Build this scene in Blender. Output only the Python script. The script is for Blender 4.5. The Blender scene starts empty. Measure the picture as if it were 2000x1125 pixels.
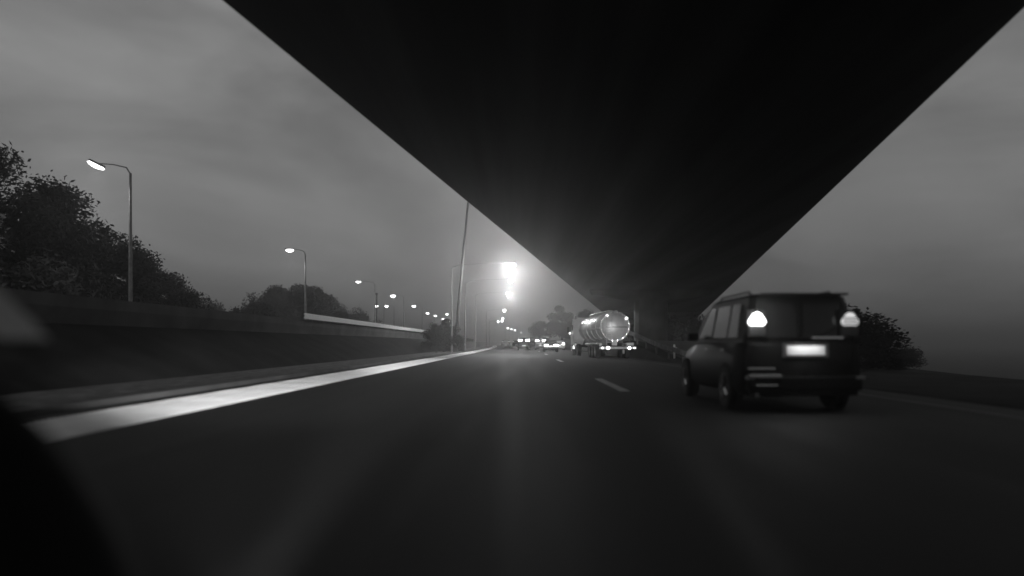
import bpy, bmesh, math, random
from mathutils import Vector, Matrix, noise
R = math.radians
PI = math.pi
scn = bpy.context.scene
COL = scn.collection
rnd = random.Random(7)

# ------------------------------------------------------------------ camera
cam = bpy.data.cameras.new('camera'); camo = bpy.data.objects.new('camera', cam); COL.objects.link(camo)
camo.location = (0, 0, 1.1); camo.rotation_euler = (R(90), 0, 0)
cam.sensor_width = 36; cam.lens = 26; cam.shift_x = -0.01; cam.shift_y = 0.05375
cam.clip_start = 0.05; cam.clip_end = 6000
cam.dof.use_dof = True; cam.dof.focus_distance = 70; cam.dof.aperture_fstop = 0.34
scn.camera = camo

# ------------------------------------------------------------------ world: dusk overcast, black and white
w = bpy.data.worlds.new("World"); scn.world = w; w.use_nodes = True
nt = w.node_tree; N = nt.nodes; L = nt.links
for n in list(N): N.remove(n)
def nd(nt, t, **k):
    n = nt.nodes.new(t)
    for a, b in k.items(): setattr(n, a, b)
    return n
out = nd(nt, 'ShaderNodeOutputWorld'); bg = nd(nt, 'ShaderNodeBackground')
SKY_STRENGTH = 0.1
bg.inputs[1].default_value = SKY_STRENGTH
sky = nd(nt, 'ShaderNodeTexSky', sky_type='NISHITA', sun_disc=False, sun_elevation=R(4), sun_rotation=R(200))
bw = nd(nt, 'ShaderNodeRGBToBW'); L.new(sky.outputs[0], bw.inputs[0])
tc = nd(nt, 'ShaderNodeTexCoord'); mp = nd(nt, 'ShaderNodeMapping'); mp.inputs['Scale'].default_value = (1, 1, 2.6)
mp.inputs['Rotation'].default_value = (0, R(14), 0); mp.inputs['Location'].default_value = (3.1, .4, 1.3)
L.new(tc.outputs['Generated'], mp.inputs[0])
nz = nd(nt, 'ShaderNodeTexNoise'); nz.inputs['Scale'].default_value = 2.6; nz.inputs['Detail'].default_value = 8; nz.inputs['Roughness'].default_value = .52
nz.inputs['Distortion'].default_value = .5
L.new(mp.outputs[0], nz.inputs[0])
cr = nd(nt, 'ShaderNodeMapRange'); cr.inputs[1].default_value = .3; cr.inputs[2].default_value = .7; cr.inputs[3].default_value = .85; cr.inputs[4].default_value = 2.6
L.new(nz.outputs[0], cr.inputs[0])
sx = nd(nt, 'ShaderNodeSeparateXYZ'); L.new(tc.outputs['Generated'], sx.inputs[0])
gr = nd(nt, 'ShaderNodeMapRange', interpolation_type='SMOOTHSTEP'); gr.inputs[1].default_value = -.02; gr.inputs[2].default_value = .3; gr.inputs[3].default_value = .84; gr.inputs[4].default_value = 1.0
L.new(sx.outputs[2], gr.inputs[0])
m1 = nd(nt, 'ShaderNodeMath', operation='MULTIPLY'); L.new(cr.outputs[0], m1.inputs[0]); L.new(gr.outputs[0], m1.inputs[1])
mc = nd(nt, 'ShaderNodeMath', operation='MINIMUM'); L.new(bw.outputs[0], mc.inputs[0]); mc.inputs[1].default_value = 2.0
m2 = nd(nt, 'ShaderNodeMath', operation='MULTIPLY_ADD'); L.new(mc.outputs[0], m2.inputs[0]); m2.inputs[1].default_value = .12; L.new(m1.outputs[0], m2.inputs[2])
L.new(m2.outputs[0], bg.inputs[0]); L.new(bg.outputs[0], out.inputs[0])

sun = bpy.data.lights.new('sun', 'SUN'); sun.energy = 0.03; sun.angle = R(20); sun.color = (1, 1, 1)
so = bpy.data.objects.new('sun', sun); COL.objects.link(so); so.rotation_euler = (R(70), 0, R(-20))

vs = scn.view_settings
vs.view_transform = 'Standard'; vs.look = 'None'; vs.exposure = 0; vs.gamma = 1; vs.use_curve_mapping = False
scn.render.engine = 'CYCLES'
scn.cycles.volume_bounces = 0
scn.cycles.max_bounces = 6
scn.cycles.sample_clamp_indirect = 3
scn.cycles.use_light_tree = True
scn.cycles.use_denoising = True

# ------------------------------------------------------------------ materials
MATS = {}
def mat(name, v, rough=.8, metal=0, spec=.4, noise_amt=.25, nscale=4, bump=0, bscale=40, rnoise=0, coat=0, stretch=None):
    if name in MATS: return MATS[name]
    m = bpy.data.materials.new(name); m.use_nodes = True; t = m.node_tree
    b = t.nodes['Principled BSDF']; b.inputs['Roughness'].default_value = rough; b.inputs['Metallic'].default_value = metal
    b.inputs['Specular IOR Level'].default_value = spec
    b.inputs['Coat Weight'].default_value = coat
    c = nd(t, 'ShaderNodeTexCoord')
    n = nd(t, 'ShaderNodeTexNoise'); n.inputs['Scale'].default_value = nscale; n.inputs['Detail'].default_value = 6
    if stretch:
        mp_ = nd(t, 'ShaderNodeMapping'); mp_.inputs['Scale'].default_value = stretch[:3]; mp_.inputs['Rotation'].default_value = (0, 0, stretch[3])
        t.links.new(c.outputs['Object'], mp_.inputs[0]); t.links.new(mp_.outputs[0], n.inputs[0])
    else: t.links.new(c.outputs['Object'], n.inputs[0])
    r = nd(t, 'ShaderNodeMapRange'); r.inputs[1].default_value = .3; r.inputs[2].default_value = .7
    r.inputs[3].default_value = v * (1 - noise_amt); r.inputs[4].default_value = v * (1 + noise_amt)
    t.links.new(n.outputs[0], r.inputs[0]); t.links.new(r.outputs[0], b.inputs['Base Color'])
    if rnoise:
        q = nd(t, 'ShaderNodeMapRange'); q.inputs[1].default_value = .35; q.inputs[2].default_value = .65
        q.inputs[3].default_value = max(.02, rough - rnoise); q.inputs[4].default_value = min(1, rough + rnoise)
        t.links.new(n.outputs[0], q.inputs[0]); t.links.new(q.outputs[0], b.inputs['Roughness'])
    if bump:
        n2 = nd(t, 'ShaderNodeTexNoise'); n2.inputs['Scale'].default_value = bscale; n2.inputs['Detail'].default_value = 4
        t.links.new(c.outputs['Object'], n2.inputs[0])
        bp = nd(t, 'ShaderNodeBump'); bp.inputs['Strength'].default_value = bump; bp.inputs['Distance'].default_value = .02
        t.links.new(n2.outputs[0], bp.inputs['Height']); t.links.new(bp.outputs[0], b.inputs['Normal'])
    MATS[name] = m; return m
def emis(name, strength, v=1.0):
    m = bpy.data.materials.new(name); m.use_nodes = True; b = m.node_tree.nodes['Principled BSDF']
    b.inputs['Base Color'].default_value = (.6, .6, .6, 1); b.inputs['Emission Color'].default_value = (v, v, v, 1)
    b.inputs['Emission Strength'].default_value = strength
    MATS[name] = m; return m
asphalt = mat('asphalt', .018, rough=.72, rnoise=.05, nscale=1.1, noise_amt=.5, bump=.3, bscale=60, spec=.22, stretch=(1.6, .05, 1, 0))
asphalt_old = mat('asphalt_old', .06, rough=.7, nscale=.8, noise_amt=.4, bump=.4, bscale=50)
grass = mat('grass', .024, rough=1, nscale=.5, noise_amt=.5, bump=1, bscale=9, spec=.1)
gravel = mat('gravel', .15, rough=.95, nscale=3, noise_amt=.5, bump=1, bscale=30, spec=.2)
paint = mat('road_paint', .82, rough=.6, nscale=2.2, noise_amt=.09, bump=.2, bscale=70)
paint_worn = mat('worn_road_paint', .6, rough=.7, nscale=6, noise_amt=.3)
concrete = mat('concrete', .10, rough=.9, nscale=.7, noise_amt=.35, bump=.3, bscale=12)
deck_conc = mat('stained_concrete', .09, rough=.9, nscale=.5, noise_amt=.6, bump=.2, bscale=6, stretch=(1, .03, 1, R(10.3)))
steel = mat('galvanised_steel', .62, rough=.5, metal=.35, nscale=3, noise_amt=.15)
dsteel = mat('dull_steel', .12, rough=.6, metal=.4, nscale=4)
tankm = mat('polished_tank_steel', .75, rough=.42, metal=.35, nscale=1.6, noise_amt=.14, rnoise=.08, bump=.5, bscale=2.2)
white = mat('white_vehicle_paint', .75, rough=.35, nscale=2, noise_amt=.08, coat=.3)
blackm = mat('black_plastic', .012, rough=.8, nscale=5, spec=.15)
rubber = mat('tyre_rubber', .02, rough=.85, nscale=20, bump=.3)
darkpaint = mat('dark_car_paint', .010, rough=.6, nscale=3, coat=.02, spec=.12, noise_amt=.1)
greypaint = mat('grey_car_paint', .12, rough=.3, nscale=3, coat=.5, noise_amt=.1)
silverpaint = mat('silver_car_paint', .3, rough=.3, nscale=3, coat=.5, metal=.3, noise_amt=.1)
chrome = mat('chrome', .8, rough=.15, metal=1, nscale=3, noise_amt=.05)
platem = mat('white_plate', .8, rough=.5, nscale=4, noise_amt=.05)
inkm = mat('plate_ink', .02, rough=.6)
bark = mat('bark', .05, rough=1, nscale=8, bump=.8, bscale=14)
leafm = mat('dark_leaves', .03, rough=.8, nscale=.8, noise_amt=.45, spec=.2)
leafm2 = mat('dusty_leaves', .07, rough=.85, nscale=.7, noise_amt=.5, spec=.2)
glass = mat('tinted_window_glass', .015, rough=.12, nscale=1, spec=.4, noise_amt=.05)
mirrorm = mat('mirror_glass', .55, rough=.08, metal=1, nscale=1, noise_amt=.04)
lensoff = mat('lamp_lens', .25, rough=.2, nscale=6)
lamp_hot = emis('lit_lamp_lens_hot', 9)
lamp_near = emis('lit_lamp_lens', 5)
lamp_far = emis('lit_lamp_lens_far', 6)
tail_hot = emis('lit_tail_lens_bright', 4)
tail_mid = emis('lit_tail_lens', .55)
tail_low = mat('unlit_tail_lens', .05, rough=.3)
tail_far = emis('lit_brake_lens', 5)
marker = emis('lit_lens_and_reflector_glow', 4)
plate_lit = mat('lit_plate', .85, rough=.5, nscale=4, noise_amt=.04)

# ------------------------------------------------------------------ mesh helpers
class MB:
    def __init__(s): s.bm = bmesh.new()
    def box(s, c, d, rz=0, bev=0, taper=1):
        vs = []
        for z in (-1, 1):
            k = 1 if z < 0 else taper
            for x, y in ((-1, -1), (1, -1), (1, 1), (-1, 1)):
                p = Vector((x * d[0] / 2 * k, y * d[1] / 2 * k, z * d[2] / 2)); p.rotate(Matrix.Rotation(rz, 3, 'Z'))
                vs.append(s.bm.verts.new(Vector(c) + p))
        fs = [(0, 3, 2, 1), (4, 5, 6, 7), (0, 1, 5, 4), (1, 2, 6, 5), (2, 3, 7, 6), (3, 0, 4, 7)]
        nf = [s.bm.faces.new([vs[i] for i in f]) for f in fs]
        if bev:
            es = list({e for f in nf for e in f.edges})
            bmesh.ops.bevel(s.bm, geom=es, offset=bev, segments=2, affect='EDGES', profile=.7)
        return s
    def tube(s, pts, r, n=8, caps=True):
        pts = [Vector(p) for p in pts]
        rs = r if isinstance(r, (list, tuple)) else [r] * len(pts)
        rings = []
        for i, p in enumerate(pts):
            t = (pts[min(i + 1, len(pts) - 1)] - pts[max(i - 1, 0)]).normalized()
            u = t.cross(Vector((0, 0, 1)))
            if u.length < 1e-3: u = Vector((1, 0, 0))
            u.normalize(); v = u.cross(t)
            rings.append([s.bm.verts.new(p + (u * math.cos(a) + v * math.sin(a)) * rs[i]) for a in [2 * PI * k / n for k in range(n)]])
        for a, b in zip(rings, rings[1:]):
            for k in range(n): s.bm.faces.new((a[k], a[(k + 1) % n], b[(k + 1) % n], b[k]))
        if caps: s.bm.faces.new(rings[0][::-1]); s.bm.faces.new(rings[-1])
        return s
    def lathe(s, prof, axis='X', c=(0, 0, 0), n=24):
        rings = []
        for (a, r) in prof:
            ring = []
            for k in range(n):
                t = 2 * PI * k / n; u, v = r * math.cos(t), r * math.sin(t)
                p = {'X': (a, u, v), 'Y': (u, a, v), 'Z': (u, v, a)}[axis]
                ring.append(s.bm.verts.new(Vector(c) + Vector(p)))
            rings.append(ring)
        for a, b in zip(rings, rings[1:]):
            for k in range(n): s.bm.faces.new((a[k], a[(k + 1) % n], b[(k + 1) % n], b[k]))
        s.bm.faces.new(rings[0]); s.bm.faces.new(rings[-1][::-1])
        return s
    def loft(s, sections, cap=True):
        rings = [[s.bm.verts.new(Vector(p)) for p in sec] for sec in sections]
        n = len(rings[0])
        for a, b in zip(rings, rings[1:]):
            for k in range(n): s.bm.faces.new((a[k], a[(k + 1) % n], b[(k + 1) % n], b[k]))
        if cap: s.bm.faces.new(rings[0]); s.bm.faces.new(rings[-1])
        return s
    def slab(s, quad, t):   # a quad thickened along its normal
        q = [Vector(p) for p in quad]; nn = (q[1] - q[0]).cross(q[2] - q[0]).normalized() * t
        return s.loft([q, [p + nn for p in q]])
    def build(s, name, m, parent=None, smooth=False, sub=0):
        bmesh.ops.recalc_face_normals(s.bm, faces=s.bm.faces)
        me = bpy.data.meshes.new(name); s.bm.to_mesh(me); s.bm.free()
        if smooth:
            for p in me.polygons: p.use_smooth = True
        me.materials.append(m)
        o = bpy.data.objects.new(name, me); COL.objects.link(o)
        if parent: o.parent = parent
        if sub:
            md = o.modifiers.new('s', 'SUBSURF'); md.levels = sub; md.render_levels = sub
        return o
def thing(name, label, cat, loc=(0, 0, 0), rz=0, group=None):
    o = bpy.data.objects.new(name, None); COL.objects.link(o); o.location = loc; o.rotation_euler = (0, 0, rz)
    o['label'] = label; o['category'] = cat
    if group: o['group'] = group
    return o
def tag(o, label, cat, group=None):
    o['label'] = label; o['category'] = cat
    if group: o['group'] = group
    return o
def struct(o): o['kind'] = 'structure'; return o
def dup(root, loc, rz=None, label=None, scale=None):
    r = root.copy(); COL.objects.link(r); r.location = loc
    if rz is not None: r.rotation_euler = (0, 0, rz)
    if scale: r.scale = scale
    if label: r['label'] = label
    for ch in list(root.children):
        c = ch.copy(); COL.objects.link(c); c.parent = r
        for g in ch.children:
            d = g.copy(); COL.objects.link(d); d.parent = c
    return r

def cv(y):                       # the road bends gently left far ahead
    return 0 if y < 70 else -0.0001 * (min(y, 330) - 70) ** 2

# ------------------------------------------------------------------ ground
def smooth(a, b, t):
    t = max(0, min(1, (t - a) / (b - a))); return t * t * (3 - 2 * t)
def rampz(y):                    # the slip road on the right climbs beside the carriageway
    return 1.25 * smooth(40, 62, y) + .5 * smooth(62, 130, y)
def gz(x, y):
    if x <= -200: z = 2.5
    elif x < -26: z = 1.75 + .5 * smooth(-26, -60, x) + (.35 * noise.noise(Vector((x * .07, y * .07, 0))))*smooth(-26,-34,x)
    elif x < -13.5: z = 1.75
    elif x < -10.4: z = .15 + 1.6 * (-10.4 - x) / 3.1
    elif x < -7.4: z = 0.05
    elif x <= 8.2: z = -.05
    elif x <= 8.6: z = -.05 + (rampz(y) + .05) * (x - 8.2) / .4 * 1.0
    elif x <= 15: z = rampz(y)
    elif x < 20: z = rampz(y) * (20 - x) / 5 - .4 * (x - 15) / 5
    else: z = -.4 - 8.5 * smooth(21, 60, x) + .3 * noise.noise(Vector((x * .05, y * .05, 3)))
    return z
xs = [-1500, -600, -200, -120, -80, -60, -50, -42, -36, -32, -28, -26, -22, -18, -13.5, -12.4, -11.4, -10.4, -9, -7.4, -7.39, 0, 8.2, 8.6, 10, 12, 15, 17, 20, 24, 30, 40, 55, 80, 150, 400, 1500]
ys = [-60, -30] + list(range(-10, 140, 5)) + list(range(140, 340, 20)) + [400, 600, 1000, 2500]
bm = bmesh.new(); g = [[bm.verts.new((x + cv(y), y, gz(x, y))) for x in xs] for y in ys]
for a, b in zip(g, g[1:]):
    for k in range(len(xs) - 1): bm.faces.new((a[k], a[k + 1], b[k + 1], b[k]))
me = bpy.data.meshes.new('ground'); bm.to_mesh(me); bm.free(); me.materials.append(grass)
go = bpy.data.objects.new('ground', me); COL.objects.link(go); struct(go)
def sheet(name, x0, x1, y0, y1, z, m, step=5, zf=None):
    bm = bmesh.new(); n = max(1, int((y1 - y0) / step)); prev = None
    for i in range(n + 1):
        y = y0 + (y1 - y0) * i / n; c = cv(y)
        zz0 = zf(x0, y) if zf else z; zz1 = zf(x1, y) if zf else z
        cur = (bm.verts.new((x0 + c, y, zz0)), bm.verts.new((x1 + c, y, zz1)))
        if prev: bm.faces.new((prev[0], prev[1], cur[1], cur[0]))
        prev = cur
    me = bpy.data.meshes.new(name); bm.to_mesh(me); bm.free(); me.materials.append(m)
    o = bpy.data.objects.new(name, me); COL.objects.link(o); return o
struct(sheet('road', -7.3, 8.2, -30, 620, 0, asphalt))
struct(sheet('opposite_road', -25.5, -13.9, -30, 620, 1.77, asphalt_old))
struct(sheet('slip_road', 9.6, 14.4, 35, 620, 0, asphalt_old, 5, lambda x, y: rampz(y) + .03))
struct(sheet('gravel_verge', -10.3, -7.55, -30, 400, .075, gravel))
kb = MB()
prev = None
secs = []
for y in range(-30, 400, 5):
    c = cv(y); secs.append([(-7.55 + c, y, -.1), (-7.55 + c, y, .11), (-7.32 + c, y, .11), (-7.30 + c, y, -.1)])
kb.loft(secs); struct(kb.build('kerb', concrete))
el = sheet('edge_line', -6.8, -5.25, -20, 420, .004, paint, 4)
eb = bmesh.new(); eb.from_mesh(el.data)      # raised ribs added across the line to catch the headlight beams
y = 4.0
while y < 52:
    c = cv(y); h_ = .02 * (1 + .12 * math.sin(y * 2.7))
    q = [eb.verts.new(p) for p in ((-6.8 + c, y, .0045), (-5.25 + c, y, .0045), (-5.26 + c, y + .012, h_), (-6.79 + c, y + .012, h_), (-5.25 + c, y + .05, .0045), (-6.8 + c, y + .05, .0045))]
    eb.faces.new((q[0], q[1], q[2], q[3])); eb.faces.new((q[3], q[2], q[4], q[5]))
    y += .14 if y < 20 else .3
eb.to_mesh(el.data); eb.free(); struct(el)
struct(sheet('right_edge_line', 7.2, 7.36, -20, 420, .004, mat('dirty_road_paint', .09, rough=.8, nscale=5, noise_amt=.4), 4))
dash = MB()
def dashes(x, y0, per, ln, wd):
    objs = []
    y = y0
    while y < 300:
        o = sheet('lane_dash', x - wd / 2, x + wd / 2, y, y + ln, .004, paint_worn, 3); objs.append(o); y += per
    return objs
for o in dashes(2.34, -9.6 , 13.1 * 1.0 + 13.3, 6.0, .24): struct(o)

# opposite-side concrete parapet + bright guardrail on it
pw = MB(); secs = []
for y in range(6, 260, 5):
    c = cv(y); secs.append([(-13.35 + c, y, 1.6), (-13.2 + c, y, 2.15), (-13.18 + c, y, 2.5), (-13.45 + c, y, 2.5), (-13.5 + c, y, 2.15), (-13.7 + c, y, 1.6)])
pw.loft(secs); tag(pw.build('parapet', concrete), 'long low grey concrete parapet along the raised opposite carriageway on the left', 'barrier')

def w_beam(path, m, parent, h=.32):      # corrugated rail along a path of (x,y,z) centres, facing -X side
    prof = [(0, .5), (.05, .38), (.05, .25), (0, .08), (0, -.08), (.05, -.25), (.05, -.38), (0, -.5), (-.012, -.5), (.035, -.32), (-.014, 0), (.035, .32)]
    prof = [(0, .5), (.055, .36), (.055, .24), (0, .07), (0, -.07), (.055, -.24), (.055, -.36), (0, -.5), (-.02, -.5), (-.02, .5)]
    b = MB(); sgn = -1
    b.loft([[(x + sgn * -dx * -1 * w_beam.side, y, z + dz * h) for dx, dz in prof] for x, y, z in path])
    return b.build('rail', m, parent)
w_beam.side = 1
t = thing('guardrail', 'bright pale steel guardrail on the raised far side left of the leaning mast', 'guardrail', (-13, 45, 1.7))
def rel(p, o): return (p[0] - o[0], p[1] - o[1], p[2] - o[2])
O = (-13, 45, 1.7)
w_beam([rel((-12.95 + cv(y), y, 2.72 - .001 * (y - 45)), O) for y in range(44, 150, 3)], mat('white_rail', .8, rough=.5, metal=.0, noise_amt=.08), t, .34)
pm = MB().box((0, 0, 0), (.1, .12, .42)).build('post', dsteel, t)
pm.location = rel((-13.12, 46, 2.66), O)
for i in range(1, 26):
    p = pm.copy(); COL.objects.link(p); p.parent = t; y = 46 + 4 * i; p.location = rel((-13.12 + cv(y), y, 2.66), O)
# guardrail on the right, ramping up from the ground
O = (8.4, 36, 0)
t = thing('guardrail', 'steel guardrail ramping up from the ground beside the slip road on the right', 'guardrail', O)
path = []
for y in range(33, 120, 3):
    z = .1 + .62 * smooth(33, 42, y) + (rampz(y) if y > 38 else 0)
    path.append(rel((8.55 + cv(y), y, z), O))
w_beam.side = -1
w_beam(path, mat('dirty_rail', .2, rough=.75, noise_amt=.4), t, .30)
pm = None
for y in range(40, 119, 4):
    if pm is None:
        pm = MB().box((0, 0, 0), (.1, .12, 1.0)).build('post', dsteel, t); p = pm
    else: p = pm.copy(); COL.objects.link(p); p.parent = t
    p.location = rel((8.72 + cv(y), y, rampz(y) + .2), O)

# ------------------------------------------------------------------ viaduct overhead
vr = thing('viaduct', 'wide dark concrete flyover crossing overhead and running off above the slip road', 'bridge')
def vx(y, side): return ((-5.9 if side < 0 else 10.07) + .181 * (y - (14.5 if side < 0 else 14.84)))
def vz(y): return 8.1 - .018 * y
secs = []
for y in range(-26, 330, 8):
    xl, xr, z = vx(y, -1), vx(y, 1), vz(y)
    mid = (xl + xr) / 2
    secs.append([(xl, y, z), (xr, y, z), (xr + .05, y, z + .35), (xr + .05, y, z + .5), (xl - .05, y, z + .5), (xl - .05, y, z + .35)])
b = MB(); b.loft(secs); b.build('deck', deck_conc, vr)
for side in (-1, 1):
    b = MB(); b.loft([[(vx(y, side) + side * .05, y, vz(y) + .5), (vx(y, side) + side * .05, y, vz(y) + 1.0), (vx(y, side) - side * .25, y, vz(y) + 1.0), (vx(y, side) - side * .25, y, vz(y) + .5)] for y in range(-26, 330, 8)])
    b.build('parapet_wall', concrete, vr)
for y in (78, 118, 158, 198, 238, 278):
    xm = (vx(y, -1) + vx(y, 1)) / 2; zg = gz(xm, y) - .3
    h = vz(y) - zg
    b = MB(); b.loft([[(xm + a * 1.7 * k, y + c_ * .7 * k, zz) for a, c_ in ((-1, -.6), (-.8, -1), (.8, -1), (1, -.6), (1, .6), (.8, 1), (-.8, 1), (-1, .6))] for zz, k in ((zg, 1), (vz(y) - 1.2, 1))])
    b.build('pier', deck_conc, vr)
    b = MB(); b.loft([[(xm + a * k, y + c_ * .8, zz) for a, c_ in ((-1, -1), (1, -1), (1, 1), (-1, 1))] for zz, k in ((vz(y) - 1.2, 1.8), (vz(y) - .5, 6.2), (vz(y) - .003, 6.4))])
    b.build('pier_cap', deck_conc, vr)

# ------------------------------------------------------------------ trees
def crown_mesh(seed, W, H, n, leaf, name='crown', base=.12):
    r = random.Random(seed); verts = []; faces = []
    cl = []
    for i in range(26):
        while True:
            p = Vector((r.uniform(-1, 1), r.uniform(-1, 1), r.uniform(0, 1)))
            if p.x * p.x + p.y * p.y + p.z * p.z < 1: break
        cl.append((p.x * W * .38, p.y * W * .38, (base + (.86 - base) * p.z) * H, r.uniform(.13, .2) * W))
    for i in range(n):
        cx, cy, cz, cr_ = cl[i % len(cl)]
        d = Vector((r.gauss(0, 1), r.gauss(0, 1), r.gauss(0, 1))).normalized() * cr_ * (r.random() ** .42) * (1.25 if r.random() < .08 else 1)
        p = Vector((cx, cy, cz)) + d
        if p.z < base * H * .4: p.z = base * H * .4 + r.random() * .3
        s = leaf * r.uniform(.5, 1.3)
        u = Vector((r.gauss(0, 1), r.gauss(0, 1), r.gauss(0, 1))).normalized(); v = u.orthogonal().normalized()
        k = len(verts)
        verts += [p - u * s, p + v * s * .45, p + u * s, p - v * s * .45]; faces.append((k, k + 1, k + 2, k + 3))
    me = bpy.data.meshes.new(name); me.from_pydata([tuple(v) for v in verts], [], faces); me.update()
    return me
def trunk_obj(parent, H, r0, seed, W=4):
    r = random.Random(seed); b = MB()
    b.tube([(0, 0, -.4), (r.uniform(-.1, .1), 0, H * .35), (r.uniform(-.25, .25), r.uniform(-.2, .2), H * .8)], [r0, r0 * .7, r0 * .2], 7)
    for i in range(7):
        a = r.uniform(0, 2 * PI); z0 = H * r.uniform(.25, .6); l = W * .27
        b.tube([(0, 0, z0), (math.cos(a) * l * .5, math.sin(a) * l * .5, z0 + l * .45), (math.cos(a) * l, math.sin(a) * l, z0 + l * .95)], [r0 * .35, r0 * .2, r0 * .07], 5)
    return b.build('trunk', bark, parent)
CM = [(crown_mesh(100 + i, 6.5, 9.0, 24000, .13), 9.0, 6.5) for i in range(4)] + [(crown_mesh(200 + i, 6.5, 4.5, 16000, .13, base=.02), 4.5, 6.5) for i in range(3)]
for i, (m_, _, _) in enumerate(CM): m_.materials.append(leafm if i % 2 else leafm2)
protos = {}
def tree(x, y, H, W, k, label, group, name='tree', cat='tree'):
    rx = x + cv(y)
    low = H / W < .9; k = 4 + k % 3 if low else k; PH = 4.5 if low else 9.0
    if k not in protos:
        t = thing(name, label, cat, (rx, y, gz(x, y)), 0, group)
        trunk_obj(t, PH * (.8 if low else 1), .22 if not low else .12, k, 6.5 if not low else 3)
        c = bpy.data.objects.new('crown', CM[k][0]); COL.objects.link(c); c.parent = t
        protos[k] = t
    else:
        t = dup(protos[k], (rx, y, gz(x, y)), label=label); t.name = name; t['category'] = cat; t['group'] = group
    t.scale = (W / 6.5, W / 6.5, H / PH); t.rotation_euler = (0, 0, rnd.uniform(0, 6.28))
    return t
GA = 'tall trees beyond the opposite carriageway'
left_trees = [
 (-29, 34, 10.6, 8, 'tall bushy tree at the far left edge, its crown cut by the picture side'),
 (-30, 41, 10.8, 8, 'tall dark tree just left below the streaking near street lamp'),
 (-30, 47.5, 10.2, 7.5, 'tall dark tree standing right behind the nearest left street lamp'),
 (-30.5, 54, 9.3, 7, 'medium tree where the left tree line begins to step down'),
 (-31, 60, 7.0, 6.5, 'smaller tree on the falling end of the left tree line'),
 (-31.5, 67, 5.0, 6, 'low rounded tree at the hazy end of the left tree line'),
 (-34, 38, 9.6, 8, 'dark tree in the second row behind the far left edge tree'),
 (-36, 50, 9.4, 8, 'dark tree in the second row behind the nearest left street lamp'),
 (-32, 75, 3.9, 6, 'bushy low tree in the hazy dip between the two left tree groups')]
for i, (x, y, H, W, lb) in enumerate(left_trees): tree(x, y, H * 1.04, W * 1.2, i % 4, lb, GA)
GB = 'dark trees halfway along the opposite carriageway'
mid_trees = [
 (-31, 84, 4.6, 6, 'low dark tree at the left foot of the middle clump'),
 (-31, 91, 6.8, 6.5, 'rising dark tree under the second street lamp from the left'),
 (-30.5, 98, 8.7, 7, 'tallest dark flat-topped tree of the middle clump beside a thin lamp pole'),
 (-30, 105, 8.8, 7, 'dense dark tree right of the flat-topped one in the middle clump'),
 (-30.5, 113, 8.2, 7, 'dark tree at the right shoulder of the middle clump'),
 (-30.5, 123, 6.6, 6.5, 'dark tree sloping down below the third left street lamp'),
 (-30.5, 134, 6.0, 6.5, 'low dark tree at the right foot of the middle clump'),
 (-31, 148, 5.6, 7, 'low dark tree beside the first small far lamp'),
 (-31, 162, 4.4, 7, 'low dark bush under the two small far lamps')]
for i, (x, y, H, W, lb) in enumerate(mid_trees): tree(x, y, H, W * 1.25, (i + 1) % 4, lb, GB)
for x, y, H, W, lb in ((-9.3, 80, 3.6, 3.6, 'small dark bush at the left foot of the leaning mast'), (-8.9, 84, 4.2, 4.4, 'rounded dark bush wrapped round the foot of the leaning mast'), (-8.6, 90, 3.2, 4, 'low dark bush just right of the leaning mast')):
    tree(x, y, H, W, 1, lb, 'bushes round the mast', 'bush', 'bush')
GC = 'distant trees ahead between the lamps and the tanker'
for i, (x, y, H, W, lb) in enumerate([
 (5.0, 172, 7.2, 7, 'distant dark tree right above the queue of brake lights'),
 (10.0, 168, 8.6, 8, 'distant dark tree left of the tanker cab'),
 (15.5, 170, 7.8, 8, 'distant dark tree just above the tanker cab'),
 (21, 166, 8.0, 8, 'distant dark tree behind the front of the tank'),
 (26.5, 168, 8.2, 8, 'distant dark tree behind the middle of the tank')]): tree(x, y, H, W, i % 4, lb, GC)
GD = 'dark trees below the flyover on the right'
for i, (x, y, H, W, lb) in enumerate([
 (17, 92, 4.8, 7, 'low dark tree below the flyover just right of the tanker'),
 (19.5, 80, 4.6, 7, 'low dark tree below the flyover behind the guardrail'),
 (22.0, 72, 4.6, 7, 'low dark tree below the flyover midway to the large van'),
 (20.5, 60, 4.8, 7, 'dark tree below the flyover close behind the large van left side'),
 (27, 84, 5.0, 8, 'dark tree hidden partly behind the roof of the large van'),
 (21, 104, 5.4, 8, 'farthest dark tree below the flyover beside a pier')]): tree(x, y, H, W, (i + 2) % 4, lb, GD)
for x, y, H, W, k, lb in ((14.3, 33, 3.1, 6.6, 2, 'dark bush showing just right of the large van'), (16.9, 33.5, 1.3, 2.8, 3, 'low dark bush sloping away to the right of the van')):
    tree(x, y, H, W, k, lb, 'bushes right of the van', 'bush', 'bush')

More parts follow.
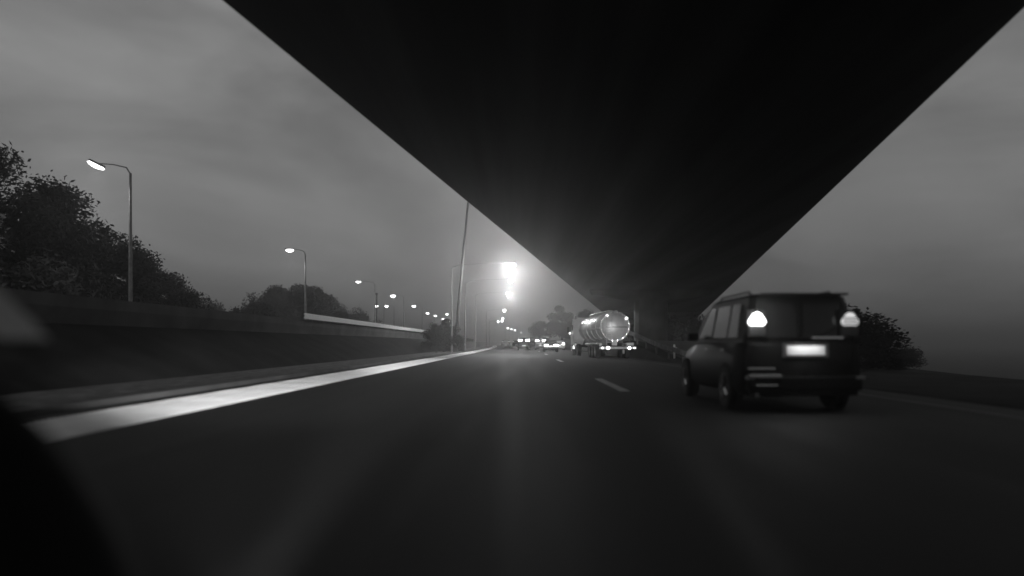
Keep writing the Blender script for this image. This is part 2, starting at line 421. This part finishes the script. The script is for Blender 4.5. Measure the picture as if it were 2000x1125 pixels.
# ------------------------------------------------------------------ street lamps
def lamp(hx, hy, px, hz, hotm, label, group, power, spot=R(140), lens=(.5, .28, .14), base=None, tilt=0):
    """hx,hy,hz: head position; px: pole x"""
    bz = gz(px - cv(hy), hy) if base is None else base
    t = thing('street_lamp', label, 'street lamp', (px, hy, bz), 0, group)
    H = hz - bz; dx = hx - px
    b = MB(); b.tube([(0, 0, -.3), (0, 0, H * .5), (0, 0, H - .4)], [.11, .085, .06], 8); b.build('pole', mat('weathered_steel', .26, rough=.7, metal=0), t)
    b = MB(); b.tube([(0, 0, H - .45), (dx * .12, 0, H - .12), (dx * .5, 0, H + .03), (dx * .9, 0, H + .08)], [.04, .035, .03, .025], 6); b.build('arm', mat('weathered_steel', .26), t)
    sg = -1 if dx < 0 else 1
    b = MB(); b.loft([[(sg * a, c_ * wy, zz) for c_, zz in ((-1, 0), (-.8, .1), (.8, .1), (1, 0))] for a, wy in ((-.42, .09), (-.3, .16), (.3, .16), (.42, .06))])
    o = b.build('lamp_head', dsteel, t); o.location = (dx, 0, H + .05); o.rotation_euler = (0, tilt, 0)
    b = MB(); b.lathe([(-lens[2], .02), (-lens[2] * .92, .42), (-lens[2] * .7, .78), (-lens[2] * .35, 1.0), (0, .8)], 'Z', (0, 0, 0), 14)
    o = b.build('lens', hotm, t, smooth=True); o.scale = (lens[0] / 2, lens[1] / 2, 1); o.location = (dx, 0, H + .045); o.rotation_euler = (0, tilt, 0)
    if power:
        ld = bpy.data.lights.new('lamp_light', 'SPOT'); ld.energy = power; ld.spot_size = spot; ld.spot_blend = .5; ld.shadow_soft_size = .15
        lo = bpy.data.objects.new('lamp_light', ld); COL.objects.link(lo); lo.parent = t; lo.location = (dx, 0, H - lens[2] - .1)
    return t
def hot_glow(t, dx, H, p):
    ld = bpy.data.lights.new('lamp_light', 'POINT'); ld.energy = p; ld.shadow_soft_size = .2
    lo = bpy.data.objects.new('lamp_light', ld); COL.objects.link(lo); lo.parent = t; lo.location = (dx, 0, H - .62)
GL = 'street lamps along the opposite carriageway'
names = ['nearest and highest street lamp on the left, above the tall trees',
 'second street lamp from the left, above the middle clump of trees', 'third street lamp from the left with a thin pole on its right',
 'fourth street lamp from the left, last large one', 'fifth street lamp from the left, small and low above the far trees',
 'far lamp next to a short dark pole', 'small far lamp just right of the short dark pole', 'lower small far lamp left of the leaning mast',
 'lowest small far lamp left of the leaning mast']
for (hx, hy), lb, dxp, pw_ in zip([(-21.3, 37), (-22.2, 70.6), (-23.7, 107), (-24.1, 138), (-25.8, 176), (-27.9, 218), (-28, 238), (-28.7, 268), (-29.6, 299)], names,
                         [1.7, 1.5, 2.4, 2, 2, 2, 2, 2, 2], [700, 900, 900, 600, 400, 0, 0, 0, 0]):
    far = hy > 120
    lamp(hx, hy, hx + dxp, 10, lamp_near if hy < 60 else lamp_far, lb, GL, pw_, base=1.75, tilt=R(26) if hy < 60 else 0, lens=(.95, .5, .2) if hy < 60 else ((.8, .5, .28) if not far else (1.0, .6, .5)))
for (hx, hy, hz), lb in zip([(-34.7, 176, 10), (-32.3, 176, 10), (-22.9, 225, 10)],
    ['small lamp at the foot of the short dark post, over the far trees', 'dimmer right lamp of the pair over the far trees', 'small lamp set higher than its neighbours left of the leaning mast']):
    lamp(hx, hy, hx + 1.8, hz, lamp_far, lb, 'small lamps over the far trees', 0, base=1.75, lens=(.9, .5, .5))
GM = 'bright lamps over the road ahead'
fn = ['brightest lamp over the road ahead, topmost of the glaring column', 'second lamp down in the glaring column ahead', 'third large lamp in the glaring column ahead',
      'fourth, smaller lamp in the glaring column ahead', 'fifth lamp in the glaring column ahead', 'sixth lamp at the foot of the glaring column', 'small lamp left beside the foot of the glaring column']
for (hx, hy), lb, p in zip([(-1.15, 83), (-1.7, 104), (-2.45, 131), (-4.8, 198), (-6.9, 262), (-8.0, 292), (-9.8, 300)], fn, [0, 0, 0, 1800, 1200, 900, 0]):
    t = lamp(hx, hy, -7.9 + cv(hy), 10, lamp_hot, lb, GM, p, spot=R(125), base=.05, lens=((.8, .8, .5) if hy < 140 else (.9, .8, .7)))
    if hy < 140: hot_glow(t, hx + 7.9 - cv(hy), 9.95, {83: 5000, 104: 1500, 131: 3800}[hy])
for i, ((hx, hy), lb) in enumerate(zip([(-8.3, 428), (-6.7, 459), (-4.8, 494), (-.8, 610)],
    ['first tiny lamp of the far row bending right above the queue', 'second tiny lamp of the far row bending right', 'third tiny lamp of the far row bending right', 'last tiny lamp of the far row above the queue'])):
    lamp(hx, hy, hx - 1.5, 10, lamp_hot, lb, 'tiny far lamps above the queue', 0, base=0, lens=(1.3, .8, .9))

# short dark post and the leaning mast
t = thing('mast', 'tall thin leaning mast rising up to the edge of the flyover', 'mast', (-7.75, 85, 0))
MB().tube([(0, 0, -.2), (.75, 0, 9), (1.7, 0, 19)], [.24, .17, .11], 10).build('pole', dsteel, t, smooth=True)
MB().box((0, 0, .25), (.7, .7, .5), bev=.04).build('base', concrete, t)
MB().lathe([(18.9, .5), (19.1, .55), (19.25, .5)], 'Z', (1.7, 0, 0), 16).build('head_ring', dsteel, t)
for i in range(4):
    a = i * PI / 2 + .4
    MB().box((1.7 + .7 * math.cos(a), .7 * math.sin(a), 18.95), (.4, .4, .2), a, .03).build('lamp_head', dsteel, t)
t = thing('roadside_pole', 'short dark pole standing on the skyline left of the fourth street lamp', 'pole', (-23.4, 119, 1.75))
MB().tube([(0, 0, 0), (0, 0, 7.1)], [.14, .09], 8).build('pole', dsteel, t)
MB().box((0, -.1, 7.25), (.32, .5, .3), 0, .03).build('pole_head', dsteel, t)
t = thing('marker_post', 'short roadside marker post with two glowing reflectors beyond the right guardrail', 'marker post', (9.25, 45, rampz(45)))
MB().box((0, 0, .3), (.12, .06, 1.1), 0, .015).build('post', white, t)
for z in (.62, .48): MB().box((0, -.05, z), (.3, .03, .05), 0, 0).build('reflector', marker, t)  # reflectors emit on their own, in place of headlight thrown back

# ------------------------------------------------------------------ vehicles
def wheel(parent, x, y, r, wd, side):
    b = MB(); b.lathe([(-wd / 2, r * .62), (-wd / 2, r * .93), (-wd * .36, r), (wd * .36, r), (wd / 2, r * .93), (wd / 2, r * .62)], 'X', (0, 0, 0), 24)
    o = b.build('wheel', rubber, parent, smooth=False); o.location = (x, y, r)
    b = MB(); s = side
    b.lathe([(s * wd * .5, r * .16), (s * wd * .46, r * .2), (s * wd * .38, r * .45), (s * wd * .51, r * .6), (s * wd * .515, r * .64), (s * wd * .3, r * .66)], 'X', (0, 0, 0), 20)
    for k in range(5):
        a = 2 * PI * k / 5
        b.tube([(s * wd * .47, math.cos(a) * r * .12, math.sin(a) * r * .12), (s * wd * .49, math.cos(a) * r * .6, math.sin(a) * r * .6)], r * .07, 5)
    q = b.build('rim', chrome, o)
    return o
def car(label, loc, W=1.85, H=1.5, Ln=4.3, paintm=greypaint, tl=tail_far, tr=tail_far, group=None, cat='car', name='car', suv=False, detail=True, rz=0, tail_z=None, tail_size=None):
    t = thing(name, label, cat, loc, rz, group)
    hw = W / 2; belt = H * (.60 if suv else .62); zb = .26
    def sec(y, w_, zt, z0):
        return [(-w_ * .86, y, z0), (w_ * .86, y, z0), (w_, y, z0 + .12), (w_ * 1.0, y, (z0 + zt) / 2), (w_ * .965, y, zt - .06), (w_ * .9, y, zt), (-w_ * .9, y, zt), (-w_ * .965, y, zt - .06), (-w_, y, (z0 + zt) / 2), (-w_, y, z0 + .12)]
    st = [(0.0, hw * .93, belt - .04, zb + .1), (.10, hw * .985, belt, zb), (.6, hw, belt, zb), (Ln * .45, hw, belt - .01, zb), (Ln * .70, hw * .995, belt - .04, zb), (Ln * .86, hw * .95, belt - .16, zb), (Ln * .96, hw * .86, belt - .26, zb + .02), (Ln, hw * .74, belt - .4, zb + .1)]
    b = MB(); b.loft([sec(*s_) for s_ in st]); b.build('body', paintm, t, smooth=True)
    # greenhouse: from belt outline to roof outline
    rr = .16 if suv else .42; rf = Ln * .52; bf = Ln * .72
    def outl(z, y0, y1, w_, rad=.1):
        return [(-w_ + rad, y0, z), (w_ - rad, y0, z), (w_, y0 + rad, z), (w_, y1 - rad, z), (w_ - rad * 2, y1, z), (-w_ + rad * 2, y1, z), (-w_, y1 - rad, z), (-w_, y0 + rad, z)]
    b = MB(); b.loft([outl(belt - .03, .05, bf, hw * .93), outl(belt + (H - belt) * .55, .05 + (rr - .05) * .5, (bf + rf) / 2 + .08, hw * .853), outl(H - .07, rr, rf + .05, hw * .79), outl(H - .015, rr + .07, rf - .02, hw * .72), outl(H, rr + .35, rf - .3, hw * .5)])
    b.build('roof', paintm, t, smooth=False)
    # rear glass
    z0, z1 = belt + .04, H - .17
    def yr(z): return .05 + (rr - .05) * (z - belt) / (H - .07 - belt) - .012
    def wr(z): return hw * (.93 - .14 * (z - belt) / (H - .07 - belt)) - .17
    MB().slab([(-wr(z0), yr(z0), z0), (wr(z0), yr(z0), z0), (wr(z1), yr(z1), z1), (-wr(z1), yr(z1), z1)], .012).build('rear_window', glass, t)
    yf0, yf1 = bf + .012, rf + .06
    MB().slab([(-hw * .74, yf0, belt + .02), (hw * .74, yf0, belt + .02), (hw * .66, yf1 + .03, H - .12), (-hw * .66, yf1 + .03, H - .12)], .012).build('windscreen', glass, t)
    for s in (-1, 1):
        def xw(z): return s * (hw * (.93 - .14 * (z - belt) / (H - .07 - belt)) + .016)
        for ya, yb, yc, ydd in ((.42, .42 + (rr - .05), 1.0, 1.0), (1.08, 1.08, Ln * .40, Ln * .40), (Ln * .42, Ln * .42, Ln * .62, Ln * .50)):
            MB().slab([(xw(belt + .05), ya, belt + .05), (xw(belt + .05), yc, belt + .05), (xw(H - .16), ydd, H - .16), (xw(H - .16), yb + .05, H - .16)], .008 * s).build('side_window', glass, t)
        # tail lamps
        tz, th, tw = tail_z or belt - .12, (tail_size or (.3, .16))[1], (tail_size or (.3, .16))[0]
        mm = tl if s < 0 else tr
        lx = s * (hw * .93 - tw / 2 + (0.01 if not suv else -.03))
        if suv:
            # vertical cluster: upper bright lens, lower dim lens in a dark surround
            MB().box((lx, .06, tz - .12), (tw + .04, .12, th * 2.6), 0, .03).build('tail_light_surround', blackm, t)
            q = MB().loft([[(lx + a * tw, yy, tz + c_ * th) for a, c_ in ((-.5, -.22), (-.36, -.46), (.36, -.46), (.5, -.22), (.42, .02), (.2, .42), (0, .52), (-.2, .42), (-.42, .02))] for yy in (.02, -.05)]).build('tail_light', mm, t)
            if s > 0:
                for zz in (-.3, -.08, .12): MB().box((lx, -.056, tz + zz * th), (tw * .8, .012, .018), 0, .0).build('lens_rib', blackm, q)
            MB().box((lx, -.012, tz - th * .95), (tw, .06, th * .7), 0, .025).build('tail_light', tail_low, t)
        else:
            MB().box((lx, -.005, tz), (tw, .08, th), 0, .02).build('tail_light', mm, t)
        MB().box((s * hw * .68, Ln - .07, belt - .42), (.36, .12, .15), 0, .03).build('headlight', lensoff, t)
        b = MB(); b.box((s * (hw + .1), Ln * .58, belt + .08), (.2, .1, .14), 0, .03); b.build('wing_mirror', paintm, t)
        for yy in (1.05, Ln * .44):
            MB().box((s * (hw * .995 + .015), yy, belt - .16), (.03, .17, .03), 0, .008).build('door_handle', chrome, t)
    rw = .36 if suv else .32
    for yy in (Ln * .19, Ln * .81):
        for s in (-1, 1):
            MB().lathe([(-.05, rw + .055), (.05, rw + .055)], 'X', (s * (hw - .045), yy, rw + .01), 20).build('wheel_arch', blackm, t)
            wheel(t, s * (hw - .1), yy, rw, .24, s)
    MB().box((0, -.03, .47), (W * .93, .16, .22), 0, .04).build('bumper', blackm if suv else paintm, t)
    MB().box((0, -.02, H - .05 if not suv else H - .035), (W * .70, .18, .03), 0, .01).build('spoiler', paintm, t) if suv else None
    return t
def plate(t, x, z, y, text, w=.52, h=.12):
    o = MB().box((x, y, z), (w, .012, h), 0, .004).build('number_plate', plate_lit, t)
    return o
SUVX, SUVY = 4.40, 11.6
suv = car('large dark van close on the right, its left tail lamp glaring and plate lit', (SUVX, SUVY, 0), 1.92, 1.90, 4.9, darkpaint, tail_hot, tail_mid, cat='van', name='van', suv=True, tail_z=1.47, tail_size=(.27, .21))
plate(suv, .04, .985, -.03, '', .60, .15)
MB().box((.04, -.012, .985), (.72, .02, .24), 0, .02).build('plate_recess', greypaint, suv)
MB().box((.04, -.035, 1.10), (.3, .05, .02), 0, .006).build('plate_lamp', lensoff, suv)
MB().box((-.68, -.10, .70), (.42, .03, .035), 0, .01).build('bumper_trim', chrome, suv)
MB().box((-.62, -.115, .585), (.5, .02, .06), 0, .012).build('reflector', chrome, suv)
MB().box((-.60, -.115, .44), (.34, .02, .03), 0, .01).build('reflector', chrome, suv)
MB().box((0, .0, .33), (1.7, .1, .1), 0, .03).build('lower_bumper', blackm, suv)
MB().box((-.02, .02, 1.52), (.07, .03, .66), 0, .01).build('tailgate_pillar', darkpaint, suv)
MB().tube([(-.75, .4, .3), (-.75, -.1, .29)], .035, 10).build('exhaust_pipe', chrome, suv)
MB().tube([(.1, .02, 1.22), (.35, -.02, 1.24), (.62, .0, 1.42)], .012, 6).build('rear_wiper', blackm, suv)
for s in (-1, 1):
    MB().tube([(s * .66, .5, 1.89), (s * .66, .6, 1.94), (s * .64, 2.3, 1.94), (s * .64, 2.4, 1.89)], .018, 6).build('roof_rail', dsteel, suv)
    MB().box((s * .78, -.004, .86), (.012, .02, .66), 0, 0).build('panel_gap', blackm, suv)
    MB().box((s * .86, -.1, .56), (.14, .03, .05), 0, .01).build('fog_reflector', lensoff, suv)
MB().box((0, -.006, .62), (1.55, .02, .014), 0, 0).build('panel_gap', blackm, suv)
MB().box((.35, -.09, 1.18), (.5, .04, .04), 0, .012).build('tailgate_handle', chrome, suv)
ld = bpy.data.lights.new('plate_light', 'AREA'); ld.energy = 2.2; ld.shape = 'RECTANGLE'; ld.size = .5; ld.size_y = .03
lo = bpy.data.objects.new('plate_light', ld); COL.objects.link(lo); lo.parent = suv; lo.location = (.04, -.12, 1.13); lo.rotation_euler = (R(-28), 0, 0)
for lx, e in ((-.72, 9), (.72, .4)):
    ld = bpy.data.lights.new('tail_light_glow', 'POINT'); ld.energy = e; ld.shadow_soft_size = .1
    lo = bpy.data.objects.new('tail_light_glow', ld); COL.objects.link(lo); lo.parent = suv; lo.location = (lx, -.19, 1.56)

GQ = 'cars queuing ahead with brake lights on'
for loc, W, H, m_, lb, ts, tz in [
  ((.25, 112, 0), 1.85, 1.95, darkpaint, 'dark van ahead with two broad level brake lights, leftmost large one of the queue', (.62, .3), 1.52),
  ((2.95, 119, 0), 1.8, 1.85, greypaint, 'grey car in the queue just right of the dark van, brake lights touching', (.6, .28), 1.48),
  ((3.55, 91, 0), 1.8, 1.4, darkpaint, 'nearest low dark car of the queue with the lowest brake lights', (.5, .3), .80),
  ((5.55, 112, 0), 1.8, 1.5, silverpaint, 'silver car at the right end of the queue beside the tanker cab', (.35, .3), .98),
  ((-3.4, 152, 0), 1.8, 1.7, greypaint, 'small far car left of the queue with dim tail lights', (.3, .2), 1.4),
  ((-1.4, 170, 0), 1.8, 1.7, darkpaint, 'farthest car peeping out left behind the dark van', (.3, .2), 1.45)]:
    t = car(lb, loc, W, H, 4.4, m_, tail_far if loc[1] < 140 else tail_mid, tail_far if loc[1] < 140 else tail_mid, group=GQ, tail_z=tz, tail_size=ts)
    plate(t, 0, .7, -.08, '')
    if loc[1] < 140:
        ld = bpy.data.lights.new('brake_light', 'POINT'); ld.energy = 60; ld.shadow_soft_size = .3
        lo = bpy.data.objects.new('brake_light', ld); COL.objects.link(lo); lo.parent = t; lo.location = (0, -.8, tz)

# tanker lorry
TX, TY = 6.55, 52.0
t = thing('tanker_lorry', 'shiny steel tanker lorry ahead in the next lane with a white cab', 'tanker', (TX, TY, 0), R(3.2))
ZC, RT, TL = 2.27, 1.02, 11.6
b = MB(); b.lathe([(-.30, .05), (-.27, .4), (-.18, .72), (-.05, .93), (.06, RT), (TL - .06, RT), (TL + .05, .93), (TL + .18, .75), (TL + .3, .05)], 'Y', (0, 0, ZC), 48)
b.build('tank', tankm, t, smooth=True)
for y in (.06, 2.4, 4.8, 7.2, 9.6, TL - .06):
    b = MB(); b.lathe([(-.05, RT - .02), (-.05, RT + .03), (.05, RT + .03), (.05, RT - .02)], 'Y', (0, y, ZC), 48); b.build('tank_band', steel, t)
for k in range(16):
    a = 2 * PI * k / 16 + .2
    MB().box((math.cos(a) * (RT - .02), -.035, ZC + math.sin(a) * (RT - .02)), (.09, .05, .09), 0, .01).build('clamp', chrome, t)
b = MB(); b.box((0, TL / 2, ZC + RT + .06), (.5, TL * .85, .05), 0, .01)
for s in (-1, 1): b.tube([(s * .3, 1, ZC + RT + .02), (s * .3, 1, ZC + RT + .14), (s * .3, TL - 1, ZC + RT + .14), (s * .3, TL - 1, ZC + RT)], .025, 6)
b.build('walkway', steel, t)
for y in (2.2, 5.8, 9.4): MB().lathe([(0, .3), (.14, .3), (.18, .1)], 'Z', (0, y, ZC + RT + .02), 16).build('hatch', steel, t)
# side rail strips and hose tube
for s in (-1, 1):
    MB().box((s * (RT + .04), TL / 2, ZC - .12), (.06, TL * .96, .12), 0, .015).build('side_rail', steel, t)
    MB().tube([(s * .95, .6, 1.0), (s * .95, 7.6, 1.0)], .11, 10).build('hose_tube', steel, t)
MB().box((0, TL / 2, .98), (.9, TL, .22), 0, .02).build('chassis', blackm, t)
for y in (1.2, 4.4, 8, 10.6): MB().box((0, y, 1.2), (1.7, .15, .5), 0, .02, taper=.8).build('saddle', dsteel, t)
for y in (1.4, 2.75, 4.1):
    for s in (-1, 1):
        wheel(t, s * 1.05, y, .5, .36, s)
        MB().box((s * 1.05, y, 1.06), (.42, 1.16, .04), 0, .01).build('mudguard', steel, t)
for s in (-1, 1): MB().box((s * .7, 8.2, .6), (.14, .14, .9), 0, .01).build('landing_leg', dsteel, t)
# rear bumper assembly
MB().box((.12, -.32, .76), (2.62, .1, .17), 0, .02).build('bumper', white, t)
for x in (-.7, .7): MB().box((x, -.1, .85), (.1, .4, .35), 0, .01).build('bumper_bracket', dsteel, t)
for x, wd_, mm in ((-.58, .24, tail_far), (-.98, .14, marker), (.92, .22, tail_far), (1.28, .12, marker)):
    MB().lathe([(-.03, wd_ * .45), (.03, wd_ * .5)], 'Y', (x, -.40, .755), 14).build('tail_light', mm, t)
plate(t, .18, .76, -.385, '', .62, .15)
MB().box((-.12, -.36, 1.08), (.34, .03, .30), 0, .01).build('hazard_placard', platem, t)
MB().box((.98, -.36, 1.02), (.5, .03, .20), 0, .04).build('warning_board', platem, t)
MB().box((.52, -.3, .5), (.14, .05, .28), 0, .01).build('mud_flap', white, t)
# ladder at the back
b = MB()
for s in (-1, 1): b.tube([(-.5 + s * .18, -.38, .95), (-.5 + s * .18, -.42, 2.5), (-.45 + s * .18, -.1, 3.25)], .022, 6)
for k in range(6): b.tube([(-.68, -.4, 1.15 + k * .3), (-.32, -.4, 1.15 + k * .3)], .018, 6)
b.build('ladder', steel, t)
MB().box((0, -.33, ZC - .05), (1.5, .06, .05), 0, .01).build('rear_rail', dsteel, t)
for x, z in ((.80, ZC + .58), (-.60, ZC + .78)):
    MB().lathe([(-.05, .06), (.02, .08), (.05, .06)], 'Y', (x, -.1 if x > 0 else -.05, z), 14).build('marker_lamp', marker, t)
# tractor unit
CY = TL + .9
for s in (-1, 1): MB().box((s * 1.24, TL + .6, 2.15), (.46, .05, 2.0), 0, .02).build('side_fairing', white, t)
MB().box((0, CY + 1.7, .85), (1.0, 6.2, .25), 0, .02).build('tractor_chassis', blackm, t)
b = MB(); 
b.loft([[(-1.22, y0, .95), (1.22, y0, .95), (1.24, y0, 2.2), (1.15, y0, zt - .1), (1.0, y0, zt), (-1.0, y0, zt), (-1.15, y0, zt - .1), (-1.24, y0, 2.2)] for y0, zt in ((CY + .9, 3.35), (CY + 2.6, 3.35), (CY + 3.05, 3.0), (CY + 3.3, 2.2), (CY + 3.38, 1.3))])
b.build('cab', white, t)
MB().box((0, CY + 3.36, .62), (2.4, .25, .5), 0, .05).build('front_bumper', white, t)
for s in (-1, 1):
    MB().box((s * 1.235, CY + 2.1, 2.35), (.02, .85, .75), 0, .0).build('cab_window', glass, t)
    MB().box((s * 1.235, CY + 1.95, 1.6), (.03, 1.05, 1.25), 0, .01).build('cab_door', white, t)
    MB().tube([(s * 1.12, CY + .55, 1.1), (s * 1.12, CY + .5, 3.5)], [.12, .1], 12).build('exhaust_stack', chrome, t)
    MB().box((s * 1.2, CY + .72, 2.15), (.06, .42, 2.3), 0, .02).build('side_fairing', white, t)
    MB().tube([(s * .95, CY - .1, .75), (s * .95, CY + 1.4, .75)], .3, 16).build('fuel_tank', chrome, t)
    MB().box((s * 1.5, CY + 2.9, 2.3), (.2, .12, .5), 0, .03).build('wing_mirror', blackm, t)
    MB().box((s * 1.24, CY + 1.2, .72), (.06, .3, .26), 0, .01).build('side_marker', marker if s < 0 else lensoff, t)
    MB().lathe([(-.05, .08), (.05, .08)], 'Y', (s * 1.42, CY + 2.4, 1.98), 10).build('marker_lamp', marker, t)
    for y in (CY - .9, CY + 2.4): wheel(t, s * 1.03, y, .5, .34, s)
MB().box((0, CY + 3.42, 2.4), (2.1, .03, .75), 0, .01).build('windscreen', glass, t)

# ------------------------------------------------------------------ the car the picture is taken from
own = thing('car', 'black car the view is taken from, dashboard end and mirror at lower left', 'car', (0, 0, 0))
b = MB()   # rounded dashboard / door end, a curved black mass
D = 1.7
def sp(px, py, d): return ((px - 1020) / 1444 * d, d, 1.1 + (670 - py) / 1444 * d)
edge = [(-420, 655), (-150, 690), (-20, 742), (45, 800), (100, 868), (150, 935), (190, 1000), (218, 1062), (236, 1125), (250, 1230), (262, 1400)]
rings = []
for px, py in edge:
    p = Vector(sp(px, py, D)); q = Vector((p.x - .10, p.y + .30, p.z - .12)); r_ = Vector((p.x - .02, p.y - .2, p.z - .03))
    rings.append([p, q, Vector((q.x - .5, q.y, q.z - .4)), Vector((r_.x - .5, r_.y, r_.z - .4)), r_])
b.loft(rings); b.build('dashboard', blackm, own, smooth=True)
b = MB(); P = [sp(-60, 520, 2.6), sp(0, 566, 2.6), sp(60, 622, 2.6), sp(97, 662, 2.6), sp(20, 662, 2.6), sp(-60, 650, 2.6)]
b.loft([P, [(p[0] - .02, p[1] + .03, p[2]) for p in P]]); b.build('wing_mirror', mat('mirror_reflection_tone', .75, rough=.5, nscale=2, noise_amt=.1), own)  # plain pale colour stands in for the sky reflected in the mirror
MB().tube([sp(30, 668, 2.5), sp(60, 682, 2.5), sp(94, 687, 2.5)], [.014, .018, .014], 8).build('mirror_stalk', mat('grey_plastic', .06, rough=.4), own)
for s, aim, e, sz in ((-1, (-6.8, 21, 0.25), 20000, R(38)), (-1, (-6.4, 46, .3), 115000, R(15)), (1, (6.1, 52, 1.9), 36000, R(8.5))):
    ld = bpy.data.lights.new('headlight_beam', 'SPOT'); ld.energy = e; ld.spot_size = sz; ld.spot_blend = 1; ld.shadow_soft_size = .06
    lo = bpy.data.objects.new('headlight_beam', ld); COL.objects.link(lo); lo.parent = own; lo.location = (s * .65, 1.6, .46); lo.scale = (1, .15, 1) if s < 0 else (1, .5, 1)
    lo.rotation_euler = (Vector(aim) - Vector(lo.location)).to_track_quat('-Z', 'Y').to_euler()

# ------------------------------------------------------------------ haze
b = MB(); b.box((0, 1150, 6.5), (3300, 2900, 41))
hm = bpy.data.materials.new('haze'); hm.use_nodes = True; ht = hm.node_tree
for n in list(ht.nodes): ht.nodes.remove(n)
ho = nd(ht, 'ShaderNodeOutputMaterial'); pv = nd(ht, 'ShaderNodeVolumePrincipled')
pv.inputs['Density'].default_value = .0026; pv.inputs['Color'].default_value = (.8, .8, .8, 1); pv.inputs['Anisotropy'].default_value = .85
ht.links.new(pv.outputs[0], ho.inputs['Volume'])
o = b.build('haze', hm); o['kind'] = 'stuff'
